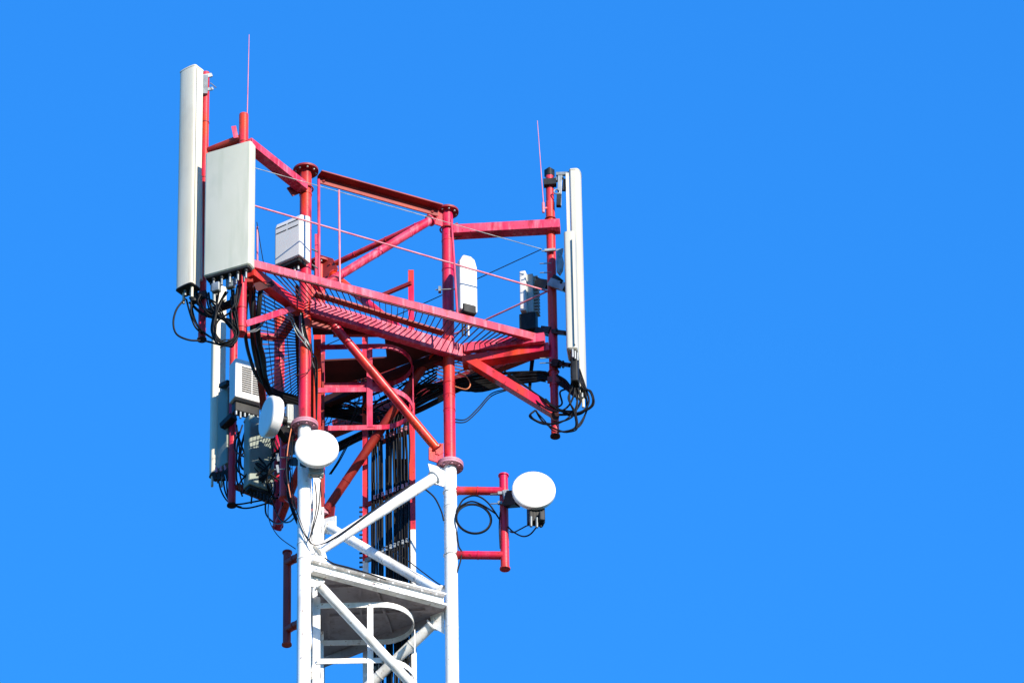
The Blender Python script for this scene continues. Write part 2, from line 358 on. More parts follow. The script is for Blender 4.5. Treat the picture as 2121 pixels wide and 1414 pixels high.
# handrails
def rod(name, pts, r, mat, parent=None, k=1):
    a = MB(); a.path(curve(pts, k) if k > 1 else pts, r, n=8); return T(name, a, mat, parent=parent)
rod('hand_rail', [W(505, 420, dOut(505)), W(1134, 603, 141)], 1.9, 'pinkrod')
rod('hand_rail', [W(1134, 603, 141), W(985, 672, dBack(985)), W(740, 782, dBack(740))], 1.9, 'pinkrod')
rod('hand_rail', [W(510, 343, dOut(510)), W(1122, 516, 133)], .85, 'galv')
rod('hand_rail', [W(1122, 516, 133), W(870, 632, dBack(870)), W(672, 716, dBack(672))], 1.0, 'dark')
rod('rail_post', [W(660, 372, dOut(660)), W(661, 592, dOut(661))], 3.0, 'fadedred')
rod('rail_post', [W(702, 394, dOut(702)), W(704, 588, dOut(703))], 2.2, 'pinkrod')
rod('rail_post', [W(935, 455, dOut(935)), W(948, 663, dOut(947))], 2.4, 'fadedred')
rod('rail_post', [W(533, 470, -120), W(533, 560, -120)], 2.0, 'pinkrod')
tb('rail_post', W(657, 592, 40), W(656, 489, 40), 15, 8, 'fadedred', hint=Vector((1, 0, 0)))
rod('stay_wire', [W(532, 460, -150), W(545, 540, -120), W(560, 610, -60)], .9, 'cable', k=4)
# ---- white deck lower down
Wz = upto(B, 1178)
a = MB(); p0 = W(646, 1172, dBC(646) - 14); p1 = W(921, 1243, dBC(921) - 14)
a.extr(p0, p1, [(-8, -16), (8, -16), (8, -12), (-4, -12), (-4, 10), (8, 10), (8, 14), (-8, 14)][::-1])
for k in range(9): q = p0.lerp(p1, .06 + .11 * k) + Vector((0, -.045, .015)); a.tube(q, q + Vector((0, -3 * PX, 0)), 2, n=6)
T('deck_beam', a, 'white', bevel=.6)
a = MB(); p0 = W(668, 1372, 318); p1 = W(922, 1272, 168); a.beam(p0, p1, 8, 20); T('deck_beam', a, 'plate')
a = MB(); a.beam(W(640, 1205, 30), W(655, 1345, 310), 8, 20); T('deck_beam', a, 'white')
plate('floor_plate', [(655, 1180), (925, 1248), (925, 1270), (672, 1362), (664, 1352)], Wz, 'plate')
for (u0_, v0_, u1_, v1_) in ((682, 1215, 775, 1211), (679, 1240, 682, 1350), (745, 1208, 750, 1330), (778, 1215, 812, 1308), (680, 1275, 880, 1262)):
    q = ray(u0_, v0_); P0 = EYE + q * ((Wz.z - .03 - EYE.z) / q.z); q = ray(u1_, v1_); P1 = EYE + q * ((Wz.z - .03 - EYE.z) / q.z)
    a = MB(); a.beam(P0, P1, 5, 7); T('floor_joist', a, 'plate')
# ---- caged ladder
ld = MB(); 
near = W(657, 900, 100); far = off(near, 4, 128, 0)
stN0 = Vector((near.x, near.y, 0)); stF0 = Vector((far.x, far.y, 0)); zr = upto(near, 972).z
ladder = T('ladder', ld.beam(stN0, Vector((near.x, near.y, zr)), 15, 8, hint=Vector((0, 1, 0)), mi=1).beam(Vector((near.x, near.y, zr)), upto(near, 668), 15, 8, hint=Vector((0, 1, 0))), ['red', 'white'])
zrf = upto(far, 1052).z; ld = MB()
ld.beam(stF0, Vector((far.x, far.y, zrf)), 12, 8, hint=Vector((0, 1, 0)), mi=1).beam(Vector((far.x, far.y, zrf)), upto(far, 735), 12, 8, hint=Vector((0, 1, 0)))
T('stringer', ld, ['darkred', 'white'], parent=ladder)
rz = upto(near, 700).z; n_r = 0
while n_r < 26:
    a = MB(); a.tube(Vector((near.x, near.y, rz)), Vector((far.x, far.y, rz)), 2.6, n=10); T('rung', a, 'darkred' if rz > zr else 'white', parent=ladder); rz -= 45 * PX; n_r += 1
def cage(vf, mat):
    z = upto(near, vf).z; c = Vector((near.x, near.y, z)); pts = [off(c, 0, -4)]
    pts += [off(c, 60, -4), off(c, 131, -4)]
    for k in range(1, 16):
        t = -math.pi / 2 + math.pi * k / 16; pts.append(off(c, 131 + 64 * math.cos(t), 64 + 68 * math.sin(t)))
    pts += [off(c, 131, 132), off(c, 60, 132), off(c, 6, 132)]
    a = MB()
    for p, q in zip(pts[:-1], pts[1:]): pass
    n = len(pts); vs = []
    for i, p in enumerate(pts):
        t = (pts[min(i + 1, n - 1)] - pts[max(i - 1, 0)]).normalized(); s_ = Vector((t.y, -t.x, 0))
        for ds, dz in ((0, -6), (2, -6), (2, 6), (0, 6)): vs.append(p + (s_ * ds + Z * dz) * PX)
    fs = [(i * 4 + k, i * 4 + (k + 1) % 4, (i + 1) * 4 + (k + 1) % 4, (i + 1) * 4 + k) for i in range(n - 1) for k in range(4)]
    a.add(vs, fs + [(0, 1, 2, 3), (n * 4 - 1, n * 4 - 2, n * 4 - 3, n * 4 - 4)])
    for q in (off(c, 2, -6), off(c, 108, -6)): a.tube(q, q + Vector((0, -2.5 * PX, 0)), 2.4, n=6)
    T('hoop', a, mat, parent=ladder)
for vf, mt in ((722, 'fadedred'), (811, 'fadedred'), (1257, 'white'), (1372, 'white'), (1480, 'white')): cage(vf, mt)
def strap(dx, dd, v0, v1, mat, hint):
    p = off(near, dx, dd); a = MB(); a.beam(upto(p, v1), upto(p, v0), 12, 2, hint=hint); T('cage_strap', a, mat, parent=ladder)
strap(109, -7, 716, 884, 'fadedred', Vector((0, 1, 0))); strap(109, -7, 1254, 1520, 'white', Vector((0, 1, 0)))
strap(198, 64, 760, 868, 'fadedred', Vector((1, 0, 0))); strap(198, 64, 1306, 1560, 'white', Vector((1, 0, 0)))
# ---- cable rack on the back face
rl = W(757, 1100, dAC(757) + 20); rr_ = W(855, 1100, dAC(855) + 20); rack = None
for p, vt, vs_, nm in ((rl, 690, 1162, 'cable_rack'), (rr_, 560, 1097, 'rail')):
    a = MB(); zs = upto(p, vs_).z
    for q0, q1, mi in ((Vector((p.x, p.y, 0)), Vector((p.x, p.y, zs)), 1), (Vector((p.x, p.y, zs)), upto(p, vt), 0)):
        a.extr(q0, q1, [(-6, -2), (6, -2), (6, 10), (3.5, 10), (3.5, 1), (-6, 1)] if nm == 'rail' else [(-6, -2), (6, -2), (6, 1), (-3.5, 1), (-3.5, 10), (-6, 10)], hint=Vector((0, 1, 0)), mi=mi)
    o = T(nm, a, ['red', 'white'], parent=rack)
    if rack is None: rack = o
for vv, mt in ((921, 'darkred'), (1038, 'darkred'), (1153, 'galv'), (1275, 'white'), (1392, 'white'), (1510, 'white')):
    p0 = upto(rl, vv + 8); p1 = Vector((rr_.x, rr_.y, p0.z)); a = MB(); a.beam(p0, p1, 6, 9)
    rg = T('rung', a, mt, parent=rack); a = MB()
    for k in range(9):
        q = p0.lerp(p1, .2 + .085 * k) + Vector((0, -5 * PX, 6 * PX)); a.beam(q - Z * 5 * PX, q + Z * 5 * PX, 5, 6, hint=Vector((1, 0, 0)))
        a.tube(q + Z * 3 * PX + Vector((0, -5 * PX, 0)), q + Z * 3 * PX, 1.4, n=6)
    cl = T('cable_clamp', a, 'lilac' if mt == 'darkred' else 'galv', parent=rg); cl['kind'] = 'stuff'
a = MB()
for k in range(15):
    q = upto(off(rl, -6, 0), 1050 + k * 9.5); a = MB(); a.beam(q - Vector((7 * PX, 0, 0)), q, 3, 3); T('step_bolt', a, 'dark', parent=rack)
tb('top_strut', W(790, 612, dAC(790)), W(852, 586, dAC(852)), 6, 9, 'darkred')
# ================================================================ cables
NC = [0]
def cable(pts, r, label, group, mat='cable', cat='cable', k=7, name='cable', jit=0):
    P = [at(*p) for p in pts]
    if jit:
        P = [P[0]] + [p + Vector((random.uniform(-1, 1), random.uniform(-1, 1), random.uniform(-1, 1))) * jit * PX for p in P[1:-1]] + [P[-1]]
    a = MB(); a.path(curve(P, k), r, n=8)
    lo = min(P, key=lambda q: q.z); o = link(name, a, mat, origin=lo); NC[0] += 1
    return tag(o, label, cat, group)
G1 = 'feeder cables clamped side by side down the cable rack'
L1_ = 'black feeder cable clamped among its twins in the rack at the back of the tower'
for k in range(15):
    f = .14 + .055 * k + random.uniform(-.008, .008) + (.03 if k > 4 else 0); x = 757 + 98 * min(f, .94); d = dAC(x) + 15
    top = 880 - 10 * f + random.uniform(-6, 8)
    P0 = at(x, 1100, d); pts = [Vector((P0.x, P0.y, 0))]
    for vv in (1500, 1400, 1330, 1275, 1210, 1153, 1095, 1038, 980, 921): pts.append(upto(P0, vv) + Vector((random.uniform(-1.2, 1.2) * PX, random.uniform(-1.5, 1.5) * PX, 0)))
    pts.append(upto(P0, top))
    if f > .5: pts += [at(x + 18, top - 42, d + 10), at(x + 70, top - 75, 200), at(985, 800 + k * .8, 190), at(1060, 778 + (k % 5) * 4, 175), at(1130, 770 + (k % 6) * 4, 150)]
    else: pts += [at(x - 18, top - 22, d + 15), at(x - 62, top - 34 + k * 2, 300), at(665, 838 + k * 5, 330), at(612, 824 + k * 5, 300), at(560, 806 + k * 3, 180), at(545 - k, 770, 100), at(524 + (k % 3) * 9, 700, -40)]
    a = MB(); a.path(curve(pts, 5), random.choice((1.7, 2.0, 2.3)), n=8); o = link('feeder_cable', a, 'cable', origin=pts[0]); tag(o, L1_, 'cable', G1)
for k in range(8):
    x = (772, 790, 802, 810, 819, 827, 835, 843)[k]; d = dAC(x) + 34; P0 = at(x, 1100, d); a = MB()
    pts = [Vector((P0.x, P0.y, 0))] + [upto(P0, vv) + Vector((random.uniform(-2, 2) * PX, 0, 0)) for vv in (1450, 1350, 1250, 1150, 1050, 950, 890)] + [at(x + 6, 862, d + 20), at(x - 40 + 30 * (k % 3), 846, d + 60)]
    a.path(curve(pts, 5), 2.4, n=8); o = link('feeder_cable', a, 'cable', origin=pts[0])
    tag(o, 'thicker black feeder cable in the second layer behind the cable rack', 'cable', 'feeder cables behind the cable rack')
# heavy bundle sweeping to the right pole
G = 'heavy black cables sweeping to the right pole'
for k in range(5):
    cable([(800 - k * 6, 862 + k * 5, 290), (850, 838 + k * 5, 240), (905, 806 + k * 6, 210), (960, 786 + k * 5, 195), (1040, 776 + k * 4, 180), (1100, 768 + k * 5, 160), (1135, 771 + k * 4, 148), (1170, 790 + k * 3, 130), (1190, 820, 110)], 3.4,
          'heavy black cable arching under the walkway from the cable rack towards the right pole', G, jit=3)
for k in range(3):
    cable([(690, 938 - k * 7, 400), (740, 912 - k * 7, 360), (790, 888 - k * 6, 310), (850, 850 - k * 5, 270), (930, 800, 240), (1000, 770, 220)], 4.0,
          'heavy black cable running level behind the ladder under the back walkway', 'heavy black cables behind the ladder', jit=3)
for k in range(6):
    cable([(676, 800 + k * 9, 330), (715, 808 + k * 9, 340), (760, 815 + k * 10, 320), (800, 800 + k * 10, 280), (850, 775 + k * 8, 250), (905, 752 + k * 6, 220)], 2.2,
          'black cable slung inside the tower just under the red platform floor', 'black cables slung under the red platform floor', jit=8)
# thick cables dropping left of the tower
for k, (xa, xb) in enumerate(((506, 512), (519, 523), (531, 536), (534, 541))):
    cable([(xa + 8, 596, -130), (xa + 3, 650, -110), (xa + 3, 700, -60), (xb + 6, 742, 20), (xb + 22 - k * 4, 782, 120), (568, 808 + k * 4, 200), (612, 822 + k * 6, 260), (660, 838 + k * 6, 310), (720, 852 + k * 5, 330), (780, 880, 300)], 3.8,
          'thick black cable dropping beside the left walkway grating and bending under the tower', 'thick black cables beside the left walkway')
# loops under the left panels
G = 'jumper cables looping under the left antennas'; Lb = 'thin black jumper cable looping below the left antennas beside its twins'
LL = [[(384, 618, -165), (366, 640, -168), (359, 668, -168), (366, 692, -165), (392, 704, -160), (425, 706, -150), (470, 716, -160), (490, 700, -170)],
      [(386, 620, -162), (394, 650, -165), (404, 676, -160), (418, 690, -150)],
      [(399, 612, -160), (398, 640, -162), (408, 672, -160), (424, 690, -152), (450, 706, -165), (476, 714, -170), (491, 698, -175), (494, 660, -180)],
      [(392, 626, -160), (415, 648, -165), (440, 658, -170), (470, 660, -175), (486, 668, -180)],
      [(432, 606, -190), (440, 640, -190), (470, 668, -190), (486, 690, -188), (476, 712, -182), (452, 712, -178), (440, 690, -178), (444, 650, -180), (462, 620, -185)],
      [(452, 606, -195), (446, 650, -192), (442, 684, -190), (452, 706, -186), (474, 712, -186), (490, 694, -186), (488, 664, -190), (478, 618, -195)],
      [(468, 604, -198), (452, 640, -196), (444, 672, -192), (450, 700, -188), (470, 709, -186), (488, 698, -186)],
      [(480, 600, -200), (482, 630, -198), (490, 655, -192), (493, 680, -188), (484, 704, -184), (460, 714, -182)],
      [(492, 592, -202), (488, 630, -200), (476, 650, -196), (486, 680, -190), (490, 700, -186)],
      [(416, 610, -180), (410, 626, -180), (424, 640, -184), (450, 652, -188), (478, 672, -188), (490, 690, -188)],
      [(405, 596, -170), (412, 612, -172), (430, 618, -180), (448, 636, -185), (470, 670, -188), (482, 682, -188)],
      [(500, 588, -200), (496, 612, -200), (486, 640, -198), (452, 664, -192), (446, 690, -188), (462, 710, -186)]]
for p in LL: cable(p, 2.1, Lb, G)
for i, p in enumerate(LL[1:11] + LL[3:10]):
    cable([(q[0] + random.uniform(-5, 5), q[1] + random.uniform(-6, 6) * (0 < j), q[2] + random.uniform(-8, 8)) for j, q in enumerate(p)], random.choice((1.3, 1.7)), Lb, G)
# pale wires draped near the front left leg
G = 'wires draped from the walkway down the front left leg'
for k in range(6):
    cable([(612 + k, 590, -40), (614 + k * 2, 626, -25), (622 + k, 650, -18), (626 + k * 2, 690, -16), (640 + k, 726, -5), (648 + k * 2, 760, 30), (655, 800 + k * 20, 60)], 1.3,
          'thin wire draped over the walkway edge and down the front left leg', G, jit=2.5, mat='galv' if k < 1 else 'cable')
for k in range(3):
    cable([(512, 688, -170), (536, 680, -120), (552, 655 + 4 * k, -90), (575, 640 + 4 * k, -60), (600, 650 + 4 * k, -30), (614, 680 + 3 * k, -20), (640, 712 + 4 * k, -15), (648, 740, 20)], 1.2,
          'thin pale wire looping in front of the left walkway grating', 'pale wires looping in front of the left grating', mat='galv', jit=3)
cable([(643, 712, -18), (646, 745, -16), (640, 768, -18), (622, 776, -19), (612, 776, -18)], 1.0, 'thin brown wire curling round the upper red part of the front left leg', None, mat='shadebrown')
# wires down from the front dish to the white braces
for k in range(3):
    cable([(604 + k * 2, 890, 10), (601 + k * 3, 930, 0), (598 + k * 3, 980, 5), (604 + k * 3, 1040, -5), (620 + k * 2, 1085, -18), (636 + k * 1.5, 1116, -22), (658, 1128 + k, -15), (700, 1108 + k, dBC(700) - 14), (780, 1050 + k, dBC(780) - 14), (850, 1002 + k, dBC(850) - 12)], .75,
          'black wire running from the front left dish onto the long white brace', 'wires from the front left dish', jit=1.5)
cable([(604, 884, -6), (596, 930, -14), (594, 980, -14), (602, 1030, -14)], 1.2, 'pale orange cord hanging beside the front left dish', None, mat='copper')
for k, pts in enumerate(([(652, 998, -20), (656, 1040, -22), (650, 1080, -22), (640, 1120, -22)], [(664, 998, -16), (660, 1050, -20), (650, 1090, -20), (640, 1118, -22)])):
    cable(pts, 1.2, 'black wire hanging from the radio box under the front left dish to the white gusset', 'wires under the front left dish radio')
cable([(672, 1154, dBC(672) - 26), (690, 1166, dBC(690) - 26), (720, 1174, dBC(720) - 26), (760, 1186, dBC(760) - 26), (800, 1200, dBC(800) - 24)], 1.5, 'black wire lying along the top of the white deck beam', None)
cable([(786, 1128, dAC(786) - 14), (830, 1150, dAC(830) - 14), (878, 1186, dAC(878) - 14), (915, 1212, 158), (928, 1205, 150)], 1.2, 'black wire following the upper edge of the right white brace', None)
cable([(558, 1030, 480), (556, 1070, 300), (575, 1108, 120), (612, 1136, 0)], 1.0, 'single thin wire hanging free left of the white leg', None)
# left lower group cables
G = 'jumper cables hanging below the back left antennas'
for k, p in enumerate(([(452, 978, 505), (456, 1010, 500), (470, 1036, 490), (490, 1044, 485), (540, 1036, 480), (580, 1030, 470)],
                       [(462, 980, 500), (466, 1016, 495), (480, 1042, 490), (510, 1052, 480), (560, 1040, 470)],
                       [(472, 975, 495), (470, 1010, 490), (478, 1040, 488), (500, 1050, 482)],
                       [(490, 880, 470), (496, 930, 468), (494, 960, 468), (502, 1000, 470), (520, 1022, 470), (545, 1034, 468)],
                       [(512, 880, 455), (500, 925, 460), (498, 960, 462), (508, 972, 462), (536, 962, 455), (580, 930, 420)],
                       [(508, 880, 455), (512, 920, 440), (530, 962, 440), (550, 966, 440), (572, 938, 420)],
                       [(502, 880, 460), (492, 920, 462), (490, 990, 465), (498, 1008, 466)],
                       [(550, 1036, 470), (552, 1066, 460), (575, 1084, 400), (600, 1070, 300), (620, 1040, 200)],
                       [(560, 1030, 470), (580, 1075, 380), (600, 1080, 300), (615, 1064, 200)])):
    cable(p, 1.8 if k != 4 else 2.6, 'black jumper cable hanging below the back left antennas', G)
for k in range(15):
    x0 = random.uniform(486, 600); y0 = random.uniform(872, 900); x1 = random.uniform(500, 600); y1 = random.uniform(1020, 1050)
    cable([(x0, y0, 420), (x0 + random.uniform(-12, 16), y0 + 40, 430), ((x0 + x1) / 2 + random.uniform(-25, 25), 965, 410), (x1 + random.uniform(-20, 20), 1000, 420), (x1, y1, 440)], random.choice((1.3, 1.8, 2.3)),
          'black jumper cable tangled round the lower red pipe poles on the left', 'cables tangled round the lower left poles')
for k in range(5):
    cable([(598 + k * 3, 902, 40), (590 + k * 4, 940, 30), (602 - k * 3, 985, 26), (596 + k * 2, 1030, 34), (612 + k * 2, 1075, 20), (632, 1112, -8)], random.choice((1.3, 1.8)),
          'black cable running down the red pipe frame beside the white leg', 'cables running down the dish frame', jit=3)
# right cluster cables
G = 'jumper cables curling under the right antennas'
RL = [[(1192, 762, 95), (1196, 800, 95), (1202, 830, 100), (1190, 850, 110), (1160, 848, 125), (1130, 832, 130), (1090, 800, 150), (1050, 772, 165)],
      [(1196, 760, 95), (1206, 796, 95), (1224, 814, 98), (1226, 838, 100), (1200, 855, 110), (1160, 858, 120), (1145, 857, 125)],
      [(1190, 765, 90), (1188, 800, 92), (1196, 836, 96), (1186, 862, 100), (1158, 874, 110), (1128, 878, 120), (1104, 868, 125), (1097, 860, 130), (1108, 850, 135)],
      [(1212, 812, 120), (1216, 846, 118), (1200, 878, 112), (1176, 894, 110), (1150, 888, 115), (1124, 872, 125), (1110, 850, 130)],
      [(1200, 764, 98), (1212, 800, 100), (1220, 830, 104), (1208, 850, 108), (1180, 856, 112), (1150, 846, 118)],
      [(1194, 766, 88), (1182, 800, 90), (1180, 830, 94), (1190, 856, 98), (1192, 884, 100), (1170, 894, 104)],
      [(1186, 768, 90), (1190, 810, 92), (1176, 842, 100), (1150, 852, 110), (1120, 838, 130), (1086, 806, 150), (1045, 768, 170)],
      [(1175, 805, 130), (1160, 812, 132), (1164, 836, 130), (1148, 842, 130), (1130, 826, 135)]]
for i, p in enumerate(RL[:6]):
    cable([(q[0] + random.uniform(-4, 4), q[1] + random.uniform(-6, 6) * (0 < j), q[2] + random.uniform(-8, 8)) for j, q in enumerate(p)], 1.4, 'thin black jumper cable curling below the right antennas beside the pole foot', G)
for p in RL: cable(p, 2.0, 'thin black jumper cable curling below the right antennas beside the pole foot', G)
for k in range(2):
    cable([(942, 868 + k * 6, 150), (965, 868 + k * 5, 152), (990, 845 + k * 6, 160), (1018, 815 + k * 5, 170), (1050, 806 + k * 2, 175)], 1.3, 'thin cable sagging between the right leg and the arching bundle', 'thin cables sagging right of the leg')
cable([(942, 800, 170), (965, 806, 170), (974, 796, 170), (966, 780, 172), (948, 772, 174)], 1.3, 'orange cord forming a small loop right of the right leg', None, mat='copper')
for k in range(3):
    cable([(1098 + k * 8, 690, 205), (1100 + k * 3, 740, 190), (1096 + k * 2, 790, 170), (1098, 815, 160)], 1.8, 'black cable dropping straight from the finned radio unit by the right pole', 'cables dropping from the finned radio unit')
for k in range(3):
    cable([(730 + k * 12, 770, 260), (745 + k * 6, 800, 250), (740 + k * 10, 830, 240), (725, 880, 260)], 1.3, 'thin black wire dangling inside the ladder cage', 'thin wires dangling inside the ladder cage', jit=5)
for k in range(2):
    cable([(682 + k * 3, 982, 380), (700 + k * 3, 955, 370), (716 + k * 3, 925, 360), (730, 905, 350)], 1.3, 'thin cable hanging in open sky right of the front left dish', 'thin cables hanging right of the front left dish')
# coil by the right dish
a = MB()
for k in range(3):
    c = at(981, 1074, 140 + k * 3); ax = Vector((.15, -1, 0))
    a.hoop(c, ax, 35 + k * 1.1, 1.6, n=40)
o = link('cable_coil', a, 'cable', origin=at(981, 1108, 143)); tag(o, 'round coil of spare black cable hung between the two red arms', 'cable coil')
for p in ([(880, 1012, 130), (900, 1030, 135), (914, 1058, 138), (919, 1078, 142)], [(946, 1058, 142), (960, 1034, 140), (985, 1026, 138), (1010, 1040, 138), (1034, 1074, 140)],
          [(950, 1050, 142), (975, 1038, 140), (1000, 1046, 140), (1028, 1064, 140)]):
    cable(p, 1.8, 'black cable feeding the coil beside the right white leg', 'cables feeding the coil')
cable([(946, 1100, 145), (950, 1130, 145), (956, 1142, 145), (954, 1160, 146), (946, 1186, 148)], 1.6, 'black cable running down the right side of the white leg past the lower arm', None)
cable([(1036, 1060, 140), (1034, 1090, 140), (1036, 1135, 141)], 1.2, 'thin cable tied down the left side of the red dish pole', None)
cable([(1112, 1090, 92), (1098, 1106, 118), (1082, 1110, 126), (1062, 1100, 135), (1052, 1090, 140)], 1.6, 'black cable hanging in a low arc from the right dish radio to its pole', None)
cable([(1100, 1088, 92), (1092, 1088, 108), (1080, 1094, 120), (1064, 1102, 130), (1056, 1100, 138)], 1.4, 'shorter black cable from the side of the right dish radio to its pole', None)
# ================================================================ poles
def pole(base_uv, d, vtop, r, label, mat='red', caps=None, cat='mounting pole', group=None, extra=None, name='mounting_pole', n=24):
    p = at(*base_uv, d); t = upto(p, vtop); rt_ = thing(name, p, label, cat, group); a = MB(); a.tube(p, t, r, n=n)
    link('pipe', a, mat, root=rt_)
    if caps: 
        for q, s_ in ((p, -1), (t, 1)):
            if caps in ('both', 'low' if s_ < 0 else 'high'): a = MB(); a.tube(q, q + Z * s_ * 3 * PX, r + 2, n=n); link('end_cap', a, 'shadebrown' if mat != 'red' or s_ < 0 else mat, root=rt_, bevel=.4)
    return rt_, p, t
rp, p, t = pole((500, 690), -183, 238, 9.8, 'red pipe pole with a whip rod on top, behind the wide pale panel', caps=None)
for vv in (296, 680, 640): a = MB(); a.ring(upto(p, vv), Z, 10.8, 2, n=24); link('band', a, 'darkred', root=rp)
a = MB(); a.beam(at(484, 262, -186), at(489, 286, -186), 2.5, 10, hint=Vector((1, 0, 0))); link('lug', a, 'fadedred', root=rp)
rp, p, t = pole((418, 702), -140, 152, 8, 'tall red pipe pole beside the long beige antenna', caps='low')
a = MB(); a.tube(at(430, 314, -138), at(498, 287, -180), 8.5, n=20); link('arm', a, 'darkred', root=rp)
a = MB(); a.tube(at(424, 650, -138), at(496, 622, -180), 8.5, n=20); link('arm', a, 'shadebrown', root=rp)
for vv in (255, 370): a = MB(); a.ring(upto(p, vv), Z, 8.9, 2, n=24); link('band', a, 'darkred', root=rp)
rp, p, t = pole((1150, 902), 143, 366, 8.6, 'tall red pipe pole carrying the right white antennas', caps='low')
a = MB(); a.tube(upto(p, 800), upto(p, 420), 9.7, n=24); link('sleeve', a, 'red', root=rp)
a = MB(); a.tube(upto(p, 352), upto(p, 366), 11, n=4); link('top_cap', a, 'dark', root=rp)
a = MB(); q = at(1149, 862, 128); a.tube(q, q + Vector((0, -10 * PX, -6 * PX)), 9.5, n=20); link('brace_cap', a, 'shadebrown', root=rp)
for vv, rr in ((455, 11.5), (770, 10.6)): a = MB(); a.hoop(upto(p, vv), Z, rr, 1.5); link('u_bolt', a, 'darkred', root=rp)
a = MB(); a.beam(upto(p, 790) + Vector((-14 * PX, -.03, 0)), upto(p, 790) + Vector((16 * PX, -.03, 0)), 6, 14); link('clamp', a, 'darkred', root=rp)
RP = p
rp, p, t = pole((480, 1045), 486, 640, 8.5, 'red pipe pole left of the louvred cabinet', mat='red', caps='low')
a = MB(); a.tube(at(488, 1006, 488), at(570, 1040, 512), 8.5, n=16); link('arm', a, 'darkred', root=rp)
a = MB(); a.tube(at(486, 690, 488), at(572, 700, 512), 8.5, n=16); link('arm', a, 'red', root=rp)
rp, p, t = pole((576, 1090), 515, 662, 11.5, 'red pipe pole standing behind the left walkway grating', mat='red', caps='high')
# whip rods
for pa, pb, lb in (((512, 240, -183), (516, 72, -183), 'thin pink whip rod pointing up from the left pole'), ((1127, 440, 132), (1113, 250, 120), 'thin pink whip rod leaning beside the right pole top')):
    a = MB(); p0, p1 = at(*pa), at(*pb); a.tube(p0, p0.lerp(p1, .5), 1.1, .9, n=8); a.tube(p0.lerp(p1, .5), p1, .9, .6, n=8)
    if pa[0] > 900: a.tube(at(1125.5, 440, 132), at(1125, 420, 131), 3, n=8); a.tube(at(1126, 432, 132), at(1136, 430, 140), 2, n=6)
    o = link('whip_rod', a, 'pinkrod', origin=p0); tag(o, lb, 'whip rod', 'whip rods')
# ================================================================ dish frames
def dframe(name, label, base, d, vtop, r, arms, mat, capmat='shadebrown'):
    p = at(*base, d); t = upto(p, vtop); rt_ = thing(name, p, label, 'mount frame', 'pipe mounts on the legs')
    a = MB(); a.tube(p, t, r, n=24); link('pole', a, mat, root=rt_)
    for q, s_ in ((p, -1), (t, 1)): a = MB(); a.tube(q, q + Z * s_ * 3 * PX, r + 2, n=24); link('end_cap', a, mat, root=rt_, bevel=.5)
    for (ua, va, da), (ub, vb, db) in arms:
        a = MB(); q0, q1 = at(ua, va, da), at(ub, vb, db); a.tube(q0, q1, r * .98, n=24); dd_ = (q1 - q0).normalized()
        a.tube(q1 - dd_ * 1.5 * PX, q1 + dd_ * 1.5 * PX, r + 3, n=4)
        a.tube(q0.lerp(q1, .55) - dd_ * .8 * PX, q0.lerp(q1, .55) + dd_ * .8 * PX, r + .8, n=20)
        link('arm', a, mat, root=rt_)
    return rt_, p
DR, _ = dframe('dish_mount', 'red pipe frame with two level arms bolted to the right white leg', (1046, 1176), 147, 986, 9, [((1040, 1017, 147), (948, 1016, 152)), ((1042, 1150, 147), (948, 1149, 152))], 'red')
for vv in (1023, 1043):
    a = MB(); a.tube(at(1016, vv, 138), at(1048, vv - 2, 136), 1.3, n=6); a.beam(at(1031, vv - 2, 136), at(1040, vv - 2, 136), 5, 7); link('clamp_bolt', a, 'galv', root=DR)
dframe('dish_mount', 'bare dark red pipe frame on the left of the white leg', (594, 1333), 48, 1145, 8.2, [((595, 1166, 46), (622, 1150, 8)), ((595, 1304, 46), (622, 1288, 8))], 'darkred')
dframe('dish_mount', 'red pipe frame holding the two dishes at the front left leg', (589, 1030), 50, 896, 10, [((592, 930, 48), (622, 914, 10)), ((592, 1064 - 40, 48), (640, 1062, 60))], 'red')
